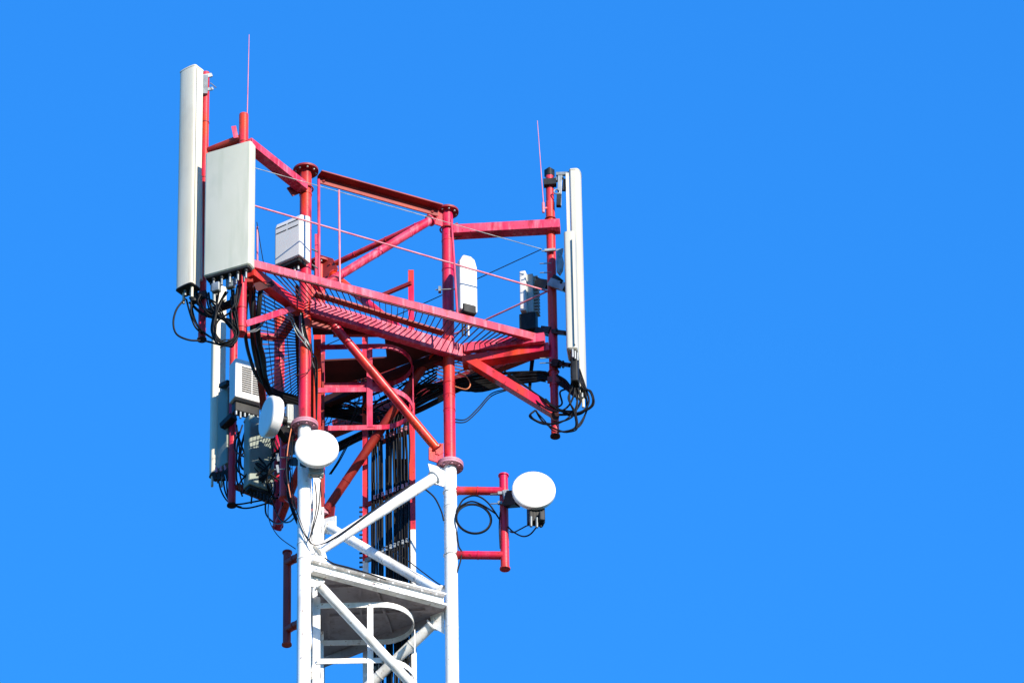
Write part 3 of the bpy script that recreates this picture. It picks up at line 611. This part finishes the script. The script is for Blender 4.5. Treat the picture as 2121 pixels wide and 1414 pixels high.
# ================================================================ dishes
def dish(c, nrm, r, depth, label, radio):
    f = Vector(nrm).normalized(); rt_ = thing('microwave_dish', c - Z * r * PX, label, 'microwave dish', 'round microwave dishes')
    n = 56; a_, x, y = frame(f); prof = [(0, 2.2), (r * .5, 1.8), (r * .85, .6), (r * .97, -.4), (r, -2.2)]
    a = MB(); vs = []
    for rr, hh in prof[1:]: vs += [c + (x * math.cos(2 * math.pi * k / n) + y * math.sin(2 * math.pi * k / n)) * rr * PX + f * hh * PX for k in range(n)]
    b = len(vs); vs.append(c + f * 2.2 * PX)
    fs = [(b, k, (k + 1) % n) for k in range(n)]
    for L in range(3): fs += [(L * n + k, L * n + (k + 1) % n, (L + 1) * n + (k + 1) % n, (L + 1) * n + k) for k in range(n)]
    a.add(vs, fs, 0, True); link('cover', a, 'dish', root=rt_)
    a = MB(); prof = [(r + .3, -1.8), (r + .6, -4), (r + .4, -depth * .75), (r * .93, -depth), (r * .55, -depth * 1.25), (r * .25, -depth * 1.3)]; vs = []
    for rr, hh in prof: vs += [c + (x * math.cos(2 * math.pi * k / n) + y * math.sin(2 * math.pi * k / n)) * rr * PX + f * hh * PX for k in range(n)]
    fs = []
    for L in range(len(prof) - 1): fs += [(L * n + k, L * n + (k + 1) % n, (L + 1) * n + (k + 1) % n, (L + 1) * n + k) for k in range(n)]
    fs.append(tuple((len(prof) - 1) * n + k for k in range(n))); a.add(vs, fs, 0, True); link('shroud', a, 'dish', root=rt_)
    rc, rn, rw, rt2, rh, rm = radio
    a = MB(); a.rbox(rc, rn, rw, rt2, rh, r=2)
    g_ = Vector((rn[0], rn[1], 0)).normalized(); sx = Vector((-g_.y, g_.x, 0))
    for k in range(5): q = rc + sx * (k - 2) * rw * .19 * PX + g_ * (rt2 / 2) * PX; a.beam(q - Z * rh * .36 * PX, q + Z * rh * .36 * PX, 1.4, 4, hint=sx)
    for k in (-1, 1): q = rc + sx * k * rw * .3 * PX - Z * rh / 2 * PX; a.tube(q, q - Z * 6 * PX, 2.4, n=10)
    link('radio_box', a, rm, root=rt_)
    a = MB(); a.tube(c - f * depth * 1.2 * PX, c - f * (depth * 1.2 + 16) * PX, 9, n=20); link('hub', a, 'dark', root=rt_)
    return rt_
c = at(1106, 1012, 82)
dr = dish(c, (.06, -1, 0), 44.5, 16, 'white round dish out on the red frame right of the white leg', (at(1110, 1068, 106), (.3, -1), 34, 20, 40, 'dark'))
a = MB(); a.rbox(at(1122, 1070, 90), (.3, -1), 12, 12, 22, r=2); link('power_box', a, 'dark', root=dr)
for u_, v_ in ((1100, 1078), (1112, 1080)): a = MB(); a.tube(at(u_, v_ - 8, 92), at(u_, v_ + 12, 92), 3, n=10); link('connector', a, 'galv', root=dr)
a = MB(); a.beam(at(1050, 1034, 128), at(1076, 1032, 106), 16, 34); a.beam(at(1072, 1040, 105), at(1100, 1040, 100), 12, 12); link('bracket', a, 'dark', root=dr, bevel=1)
a = MB(); a.beam(at(1047, 1018, 130), at(1054, 1042, 128), 14, 14, hint=Vector((1, 0, 0))); link('clamp', a, 'galv', root=dr, bevel=1)
c = at(656, 926, -62)
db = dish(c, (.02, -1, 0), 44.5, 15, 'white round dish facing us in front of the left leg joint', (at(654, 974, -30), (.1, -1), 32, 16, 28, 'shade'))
a = MB(); a.beam(at(600, 926, 30), at(640, 930, -38), 14, 26); a.beam(at(604, 955, 20), at(634, 958, -24), 6, 18); link('bracket', a, 'dark', root=db, bevel=1)
for vv in (972, 948): a = MB(); a.tube(at(568, vv, 34), at(606, vv - 2, 30), 1.3, n=6); a.beam(at(574, vv - 9, 32), at(577, vv + 7, 32), 3, 5, hint=Vector((1, 0, 0))); link('clamp_bolt', a, 'galv', root=db)
c = at(551, 861, -8)
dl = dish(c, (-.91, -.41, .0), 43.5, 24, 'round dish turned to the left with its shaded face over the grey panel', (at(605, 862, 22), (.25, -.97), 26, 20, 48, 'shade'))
a = MB(); a.beam(at(584, 902, 18), at(606, 884, 40), 14, 30); link('bracket', a, 'dark', root=dl, bevel=1)
# ================================================================ panel antennas
def radome(name, c, nrm, w_, t_, h_, label, mats=('radome', 'dark'), curve_=.35, foot=True, group='tall panel antennas'):
    """upright antenna with a bowed front; c its centre"""
    f = Vector((nrm[0], nrm[1], 0)).normalized(); x = Vector((-f.y, f.x, 0)); prof = []
    for k in range(13):
        a_ = R(-90 + 15 * k); prof.append((w_ / 2 * math.sin(a_) if abs(k - 6) < 7 else 0, t_ * (.5 - curve_) + t_ * curve_ * max(0, math.cos(a_)) ** .7))
    prof = prof + [(w_ / 2, -t_ / 2 + 3), (w_ / 2 - 3, -t_ / 2), (-w_ / 2 + 3, -t_ / 2), (-w_ / 2, -t_ / 2 + 3)]
    rt_ = thing(name, c - Z * h_ / 2 * PX, label, 'antenna', group); n = len(prof); a = MB(); vs = []
    for hz in (-h_ / 2, h_ / 2): vs += [c + (x * q[0] + f * q[1] + Z * hz) * PX for q in prof]
    a.add(vs, [(i, (i + 1) % n, n + (i + 1) % n, n + i) for i in range(n)], 0, False)
    a.add(vs[:n], [tuple(range(n))[::-1]], 0); a.add(vs[n:], [tuple(range(n))], 0)
    ob = link('radome', a, mats[0], root=rt_, bevel=.6)
    for s_ in (1, -1):
        a = MB(); vs = []
        for hz in (0, 3): vs += [c + (x * q[0] * 1.04 + f * q[1] * 1.04 + Z * s_ * (h_ / 2 + hz)) * PX for q in prof]
        a.add(vs, [(i, (i + 1) % n, n + (i + 1) % n, n + i) for i in range(n)]); a.add(vs[:n], [tuple(range(n))[::-1]]); a.add(vs[n:], [tuple(range(n))])
        link('end_cap', a, mats[0] if s_ > 0 else mats[1], root=rt_)
    if foot:
        for k in range(4):
            q = c + (x * (k - 1.5) * w_ * .22 + f * (-t_ * .1 + (k % 2) * t_ * .2)) * PX - Z * (h_ / 2 + 3) * PX
            a = MB(); a.tube(q, q - Z * (14 if k % 3 else 26) * PX, 3.0, n=10); link('connector', a, 'radome' if k % 3 == 0 else 'galv', root=rt_)
    return rt_
def centre(u, v0, v1, d):
    p = at(u, (v0 + v1) / 2, d); a_, b_ = upto(p, v0), upto(p, v1); return (a_ + b_) / 2, (a_.z - b_.z) / PX
cc, hh = centre(393, 150, 598, -172)
an = radome('panel_antenna', cc, (-.60, -.80), 42, 32, hh, 'long beige antenna at the far left of the platform', curve_=.16)
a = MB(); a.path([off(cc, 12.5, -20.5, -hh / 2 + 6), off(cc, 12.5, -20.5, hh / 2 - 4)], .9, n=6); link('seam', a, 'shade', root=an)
a = MB(); a.beam(at(424, 196, -150), at(425, 158, -150), 9, 12, hint=Vector((1, 0, 0))); a.beam(at(418, 160, -152), at(438, 156, -140), 6, 8); a.beam(at(420, 188, -152), at(440, 184, -138), 6, 6)
a.tube(at(436, 172, -150), at(448, 182, -150), 1, n=6); link('bracket', a, 'galv', root=an)
a = MB(); a.beam(at(415, 580, -158), at(415, 366, -158), 7, 8, hint=Vector((1, 0, 0))); link('rear_spine', a, 'unit', root=an)
a = MB(); a.beam(at(404, 618, -158), at(420, 612, -140), 26, 16); a.tube(at(402, 606, -165), at(402, 626, -165), 8, n=10); link('bracket', a, 'dark', root=an, bevel=1)
# wide pale panel
cc, hh = centre(476, 310, 566, -222)
pn = thing('wide_panel_antenna', cc - Z * hh / 2 * PX, 'wide pale green-grey flat antenna panel beside the long beige one', 'antenna')
a = MB(); a.rbox(cc, (-.40, -.92), 106, 26, hh, r=5, inset=2.5); link('radome', a, 'greypanel', root=pn)
f = Vector((-.40, -.92, 0)).normalized(); x = Vector((-f.y, f.x, 0)); lo = cc - Z * hh / 2 * PX
a = MB(); a.rbox(lo - Z * 2.5 * PX, (-.40, -.92), 98, 20, 5, r=4, inset=.5); link('base_plate', a, 'dark', root=pn)
for k in range(10):
    q = lo + x * (-42 + k * 9.2) * PX + f * ((k % 2) * 9 - 5) * PX
    a = MB(); a.tube(q, q - Z * 12 * PX, 4, n=12); a.tube(q - Z * 12 * PX, q - Z * 28 * PX, 2.4, n=10, mi=1); link('connector', a, ['dark', 'galv'], root=pn)
for k, (u_, v_) in enumerate(((448, 596), (478, 588))):
    q = at(u_, v_, -215); a = MB(); a.rbox(q, (-.40, -.92), 18, 12, 22, r=2); link('tilt_motor', a, 'galv', root=pn)
a = MB()
for vv in (330, 500, 560): a.beam(at(470, vv, -205), at(500, vv - 4, -188), 14, 12)
link('bracket', a, 'dark', root=pn, bevel=1)
# right antennas
cc, hh = centre(1198, 364, 812, 140)
an = radome('panel_antenna', cc, (1, -.12), 44, 23, hh, 'longest white antenna at the far right, seen edge on', curve_=.45, mats=('cream', 'dark'))
a = MB(); p0 = off(cc, -18, -10, -hh / 2 + 6); p1 = off(cc, -18, -10, hh / 2 - 4); a.beam(p0, p1, 12, 7, hint=Vector((1, 0, 0))); link('rear_spine', a, 'cream', root=an)
a = MB(); a.beam(at(1158, 428, 132), at(1160, 362, 132), 8, 9, hint=Vector((1, 0, 0))); a.beam(at(1140, 378, 138), at(1166, 366, 132), 8, 9); a.beam(at(1152, 361, 130), at(1180, 360, 130), 6, 8); a.hoop(at(1153, 397, 126), Vector((0, 1, 0)), 6, 1.6); link('bracket', a, 'galv', root=an, bevel=.6)
a = MB(); a.beam(at(1157, 427, 130), at(1158, 404, 130), 9, 10, hint=Vector((1, 0, 0))); link('clamp', a, 'dark', root=an, bevel=.8); a = MB(); a.beam(at(1168, 395, 132), at(1170, 372, 132), 6, 8, hint=Vector((1, 0, 0))); link('clamp', a, 'dark', root=an, bevel=.8); a = MB(); a.beam(at(1126, 380, 134), at(1152, 378, 134), 14, 16); link('clamp', a, 'dark', root=an, bevel=.8)
a = MB(); a.beam(at(1128, 519, 128), at(1150, 517, 128), 6, 5); a.tube(at(1122, 520, 126), at(1152, 518, 126), 1.4, n=6); link('clamp_bolt', a, 'galv', root=an)
cc, hh = centre(1184, 492, 736, 84)
an = thing('panel_antenna', cc - Z * hh / 2 * PX, 'shorter white antenna box overlapping the longest one on the right', 'antenna', 'tall panel antennas')
a = MB(); a.rbox(cc, (1, -.10), 52, 23, hh, r=6, inset=2.5); link('radome', a, 'cream', root=an)
a = MB(); q = off(cc, 4.5, -26.4); a.extr(q - Z * hh * .48 * PX, q + Z * hh * .42 * PX, [(-1, -6), (1, -6), (1, 6), (-1, 6)], hint=Vector((0, 1, 0))); link('side_cover', a, 'cream', root=an)
lo = cc - Z * hh / 2 * PX; a = MB(); a.rbox(lo - Z * 36 * PX + Vector((.02, .03, 0)), (1, -.1), 42, 15, 76, r=4); link('tail_housing', a, 'dark', root=an)
for k in range(8):
    q = lo + Vector(((k % 3 - 1) * 5 * PX + .02, (-24 + k * 6) * PX, -.01)); a = MB(); a.tube(q, q - Z * 20 * PX, 2.3, n=8); link('connector', a, 'galv', root=an)
a = MB(); pts = [(1152, 518), (1167, 516), (1164, 530), (1168, 545), (1166, 560), (1160, 570), (1153, 562), (1152, 540)]; a.slab([at(u_, v_, 116) for u_, v_ in pts], Vector((0, -1, 0)), 8)
a.beam(at(1140, 585, 132), at(1172, 596, 110), 12, 18); link('bracket', a, 'galv', root=an, bevel=.6)
for q0, q1, ww, h2 in ((at(1148, 578, 132), at(1172, 598, 108), 8, 12), (at(1124, 684, 160), at(1172, 690, 108), 9, 9), (at(1146, 752, 134), at(1180, 756, 100), 6, 9)):
    a = MB(); a.beam(q0, q1, ww, h2); a.beam(q0, q0.lerp(q1, .4), ww + 6, h2 + 7); a.tube(q0.lerp(q1, .6) + Vector((0, -.05, 0)), q0.lerp(q1, .6) + Vector((0, .05, 0)), 3, n=8); link('clamp', a, 'dark', root=an, bevel=.8)
for vv in (546, 565, 742, 752): a = MB(); a.tube(at(1118, vv, 126), at(1142, vv - 1, 126), 1.2, n=6); link('clamp_bolt', a, 'galv', root=an)
# back left antennas (seen from behind)
cc, hh = centre(452, 600, 984, 525)
an = radome('panel_antenna', cc, (.30, -.95), 30, 22, hh, 'long pale antenna low on the left behind the louvred cabinet')
cc, hh = centre(466, 808, 968, 500)
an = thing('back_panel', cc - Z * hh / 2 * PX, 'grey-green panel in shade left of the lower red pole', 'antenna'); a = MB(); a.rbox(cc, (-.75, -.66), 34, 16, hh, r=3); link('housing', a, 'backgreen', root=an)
a = MB()
for k in range(4): a.beam(at(442 + k * 9, 978, 498 - k * 3), at(446 + k * 9, 994, 496 - k * 3), 6, 8, hint=Vector((1, 0, 0)))
a.beam(at(440, 984, 500), at(492, 968, 485), 8, 9); link('bracket', a, 'dark', root=an, bevel=.6)
a = MB()
for k in range(5): a.tube(at(448 + k * 9, 968 - k * 2, 490), at(449 + k * 9, 978 - k * 2, 490), 3, n=8)
link('connector', a, 'lilac', root=an)
cc, hh = centre(536, 872, 1016, 430)
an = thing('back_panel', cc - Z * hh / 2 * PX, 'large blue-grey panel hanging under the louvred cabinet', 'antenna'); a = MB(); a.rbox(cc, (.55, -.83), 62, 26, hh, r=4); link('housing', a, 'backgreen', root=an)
a = MB(); a.rbox(cc - Z * (hh / 2 + 4) * PX, (.55, -.83), 56, 20, 10, r=3); link('base_plate', a, 'dark', root=an)
a = MB()
for k in range(8): a.tube(at(512 + k * 7, 1008 + k * 3, 420), at(513 + k * 7, 1020 + k * 3, 420), 3, n=8)
link('connector', a, 'dark', root=an)
# ================================================================ cabinets and radio units
cc, hh = centre(512, 757, 836, 440)
cb = thing('louvred_cabinet', cc - Z * hh / 2 * PX, 'white cabinet with two columns of black louvre slots on the left pole', 'cabinet')
nf = Vector((.45, -.89, 0)).normalized(); sx = Vector((-nf.y, nf.x, 0))
a = MB(); a.rbox(cc, nf, 70, 32, hh, r=2, inset=1); link('housing', a, 'unit', root=cb)
a = MB(); fc = cc + nf * 16.4 * PX
for col in (-1, 1):
    for k in range(12): q = fc + sx * (col * 12.5 + 4) * PX + Z * (30 - k * 5.6) * PX; a.beam(q - sx * 11.5 * PX, q + sx * 11.5 * PX, 1, 3.1)
link('louvre', a, 'slot_or_shadow', root=cb)
a = MB(); a.rbox(cc - Z * (hh / 2 + 13) * PX - nf * 7 * PX, nf, 58, 20, 26, r=3); link('connector_bay', a, 'dark', root=cb)
for k in range(6):
    q = cc - Z * (hh / 2 + 26) * PX + sx * (-25 + k * 10) * PX; a = MB(); a.tube(q, q - Z * (10 + (k % 2) * 6) * PX, 2.6, n=8); link('connector', a, 'galv', root=cb)
a = MB(); a.beam(at(474, 792, 460), at(458, 800, 486), 12, 10); link('bracket', a, 'dark', root=cb, bevel=1); a = MB(); a.beam(at(484, 862, 460), at(462, 884, 486), 18, 14); link('bracket', a, 'dark', root=cb, bevel=1)
# radio unit at front left leg
cc, hh = centre(606, 452, 548, -42)
ru = thing('radio_unit', cc - Z * hh / 2 * PX, 'white radio unit with slotted shield hood on the upper left leg', 'radio unit', 'white radio units on the tower')
nf = Vector((-.56, -.83, 0)).normalized(); sx = Vector((-nf.y, nf.x, 0))
def hooded(root, c, nf, w_, t_, h_, hoodz):
    sx = Vector((-nf.y, nf.x, 0)); a = MB()
    prof = [(-t_ / 2, -h_ / 2), (t_ / 2 - 2, -h_ / 2), (t_ / 2, -h_ / 2 + 3), (t_ / 2, h_ / 2 - hoodz), (t_ / 2 - 5, h_ / 2 - hoodz * .45), (-t_ / 2 + 6, h_ / 2), (-t_ / 2, h_ / 2)]
    vs = [c + (sx * s_ * w_ / 2 + nf * q[0] + Z * q[1]) * PX for s_ in (-1, 1) for q in prof]; n = len(prof)
    a.add(vs, [(i, (i + 1) % n, n + (i + 1) % n, n + i) for i in range(n)] + [tuple(range(n))[::-1], tuple(range(n, 2 * n))])
    return link('hood', a, 'unit', root=root, bevel=3)
hooded(ru, cc, nf, 66, 38, hh, 26)
a = MB()
for k in (-1, 1):
    for z_ in (.28, .16):
        q = cc + nf * 19.3 * PX + sx * k * 15 * PX + Z * hh * z_ * PX; a.beam(q - sx * 13 * PX, q + sx * 13 * PX, 1, 1.8)
link('slot_or_shadow', a, 'slot_or_shadow', root=ru)
a = MB(); a.rbox(cc - Z * (hh / 2 + 3) * PX, nf, 54, 28, 12, r=3); link('base', a, 'dark', root=ru)
for k in range(4):
    q = cc - Z * (hh / 2 + 8) * PX + sx * (-12 + k * 9) * PX; a = MB(); a.tube(q, q - Z * 12 * PX, 3, n=10); link('connector', a, 'galv', root=ru)
for q0, q1 in ((at(646, 516, 6), at(664, 524, 6)), (at(646, 548, 6), at(664, 560, 6))): a = MB(); a.tube(q0, q1, 1.6, n=6); link('clamp_bolt', a, 'galv', root=ru)
# radio unit right of the right leg
cc, hh = centre(966, 536, 650, 108)
ru = thing('radio_unit', cc - Z * hh / 2 * PX, 'slim white radio unit with rounded top right of the right leg', 'radio unit', 'white radio units on the tower')
nf = Vector((.42, -.9, 0)).normalized(); sx = Vector((-nf.y, nf.x, 0)); wv, tv = 34, 26
pr = [(-20, -hh / 2), (20, -hh / 2), (20, hh / 2 - 26), (15, hh / 2 - 7), (6, hh / 2), (-12, hh / 2), (-20, hh / 2 - 18)]
a = MB(); n = len(pr); vs = [cc + (sx * q[0] + Z * q[1] + nf * s_ * tv / 2) * PX for s_ in (-1, 1) for q in pr]
a.add(vs, [(i, (i + 1) % n, n + (i + 1) % n, n + i) for i in range(n)] + [tuple(range(n))[::-1], tuple(range(n, 2 * n))]); link('hood', a, 'unit', root=ru, bevel=3.5)
a = MB(); a.beam(cc + nf * 13.2 * PX + (sx * -10 + Z * -hh * .12) * PX, cc + nf * 13.2 * PX + (sx * 10 + Z * -hh * .12) * PX, 1, 1.6); link('slot_or_shadow', a, 'shade', root=ru)  # thin grey strip drawing the handrail's shadow across the hood
a = MB(); a.rbox(cc - Z * (hh / 2 - 4) * PX + nf * 5 * PX, nf, 30, 22, 22, r=3); link('base', a, 'dark', root=ru)
for vv in (600, 645): a = MB(); a.tube(at(902, vv, 118), at(950, vv - 2, 118), 1.3, n=6); a.beam(at(908, vv, 118), at(914, vv, 118), 10, 12); link('clamp_bolt', a, 'galv', root=ru)
for k in range(3): q = at(958 + k * 6, 668, 112); a = MB(); a.tube(q, q - Z * 34 * PX, 2, n=8); link('connector', a, 'radome' if k == 2 else 'dark', root=ru)
# finned unit beside the right pole
cc, hh = centre(1094, 570, 652, 205)
ru = thing('radio_unit', cc - Z * hh / 2 * PX, 'shade-grey finned radio unit on the left side of the right pole', 'radio unit', 'white radio units on the tower')
nf = Vector((-.25, -.97, 0)).normalized(); sx = Vector((-nf.y, nf.x, 0)); c1 = off(cc, -9, -6)
a = MB(); a.rbox(c1, nf, 13, 22, hh, r=2, inset=1); link('housing', a, 'unit', root=ru)
a = MB(); a.rbox(off(cc, 5, 2), nf, 16, 20, hh - 4, r=1, inset=1)
for k in range(12): q = off(cc, 17, 4) + Z * (-hh * .45 + k * hh * .08) * PX; a.beam(q - sx * 6 * PX, q + sx * 6 * PX, 20, 2.4)
link('heat_sink', a, 'shade', root=ru)  # greyer than the housing: the shade on this side is in the colour
a = MB(); a.rbox(at(1095, 671, 205), nf, 36, 24, 44, r=3); link('connector_bay', a, 'dark', root=ru)
for k in range(4): q = at(1086 + k * 7, 690, 200); a = MB(); a.tube(q, q - Z * 10 * PX, 2.4, n=8); link('connector', a, 'dark', root=ru)
a = MB(); a.beam(at(1112, 586, 190), at(1136, 590, 155), 10, 20); a.beam(at(1112, 684, 190), at(1138, 690, 155), 10, 14); a.tube(at(1112, 576, 184), at(1128, 584, 170), 3, n=8); link('bracket', a, 'dark', root=ru, bevel=.8)
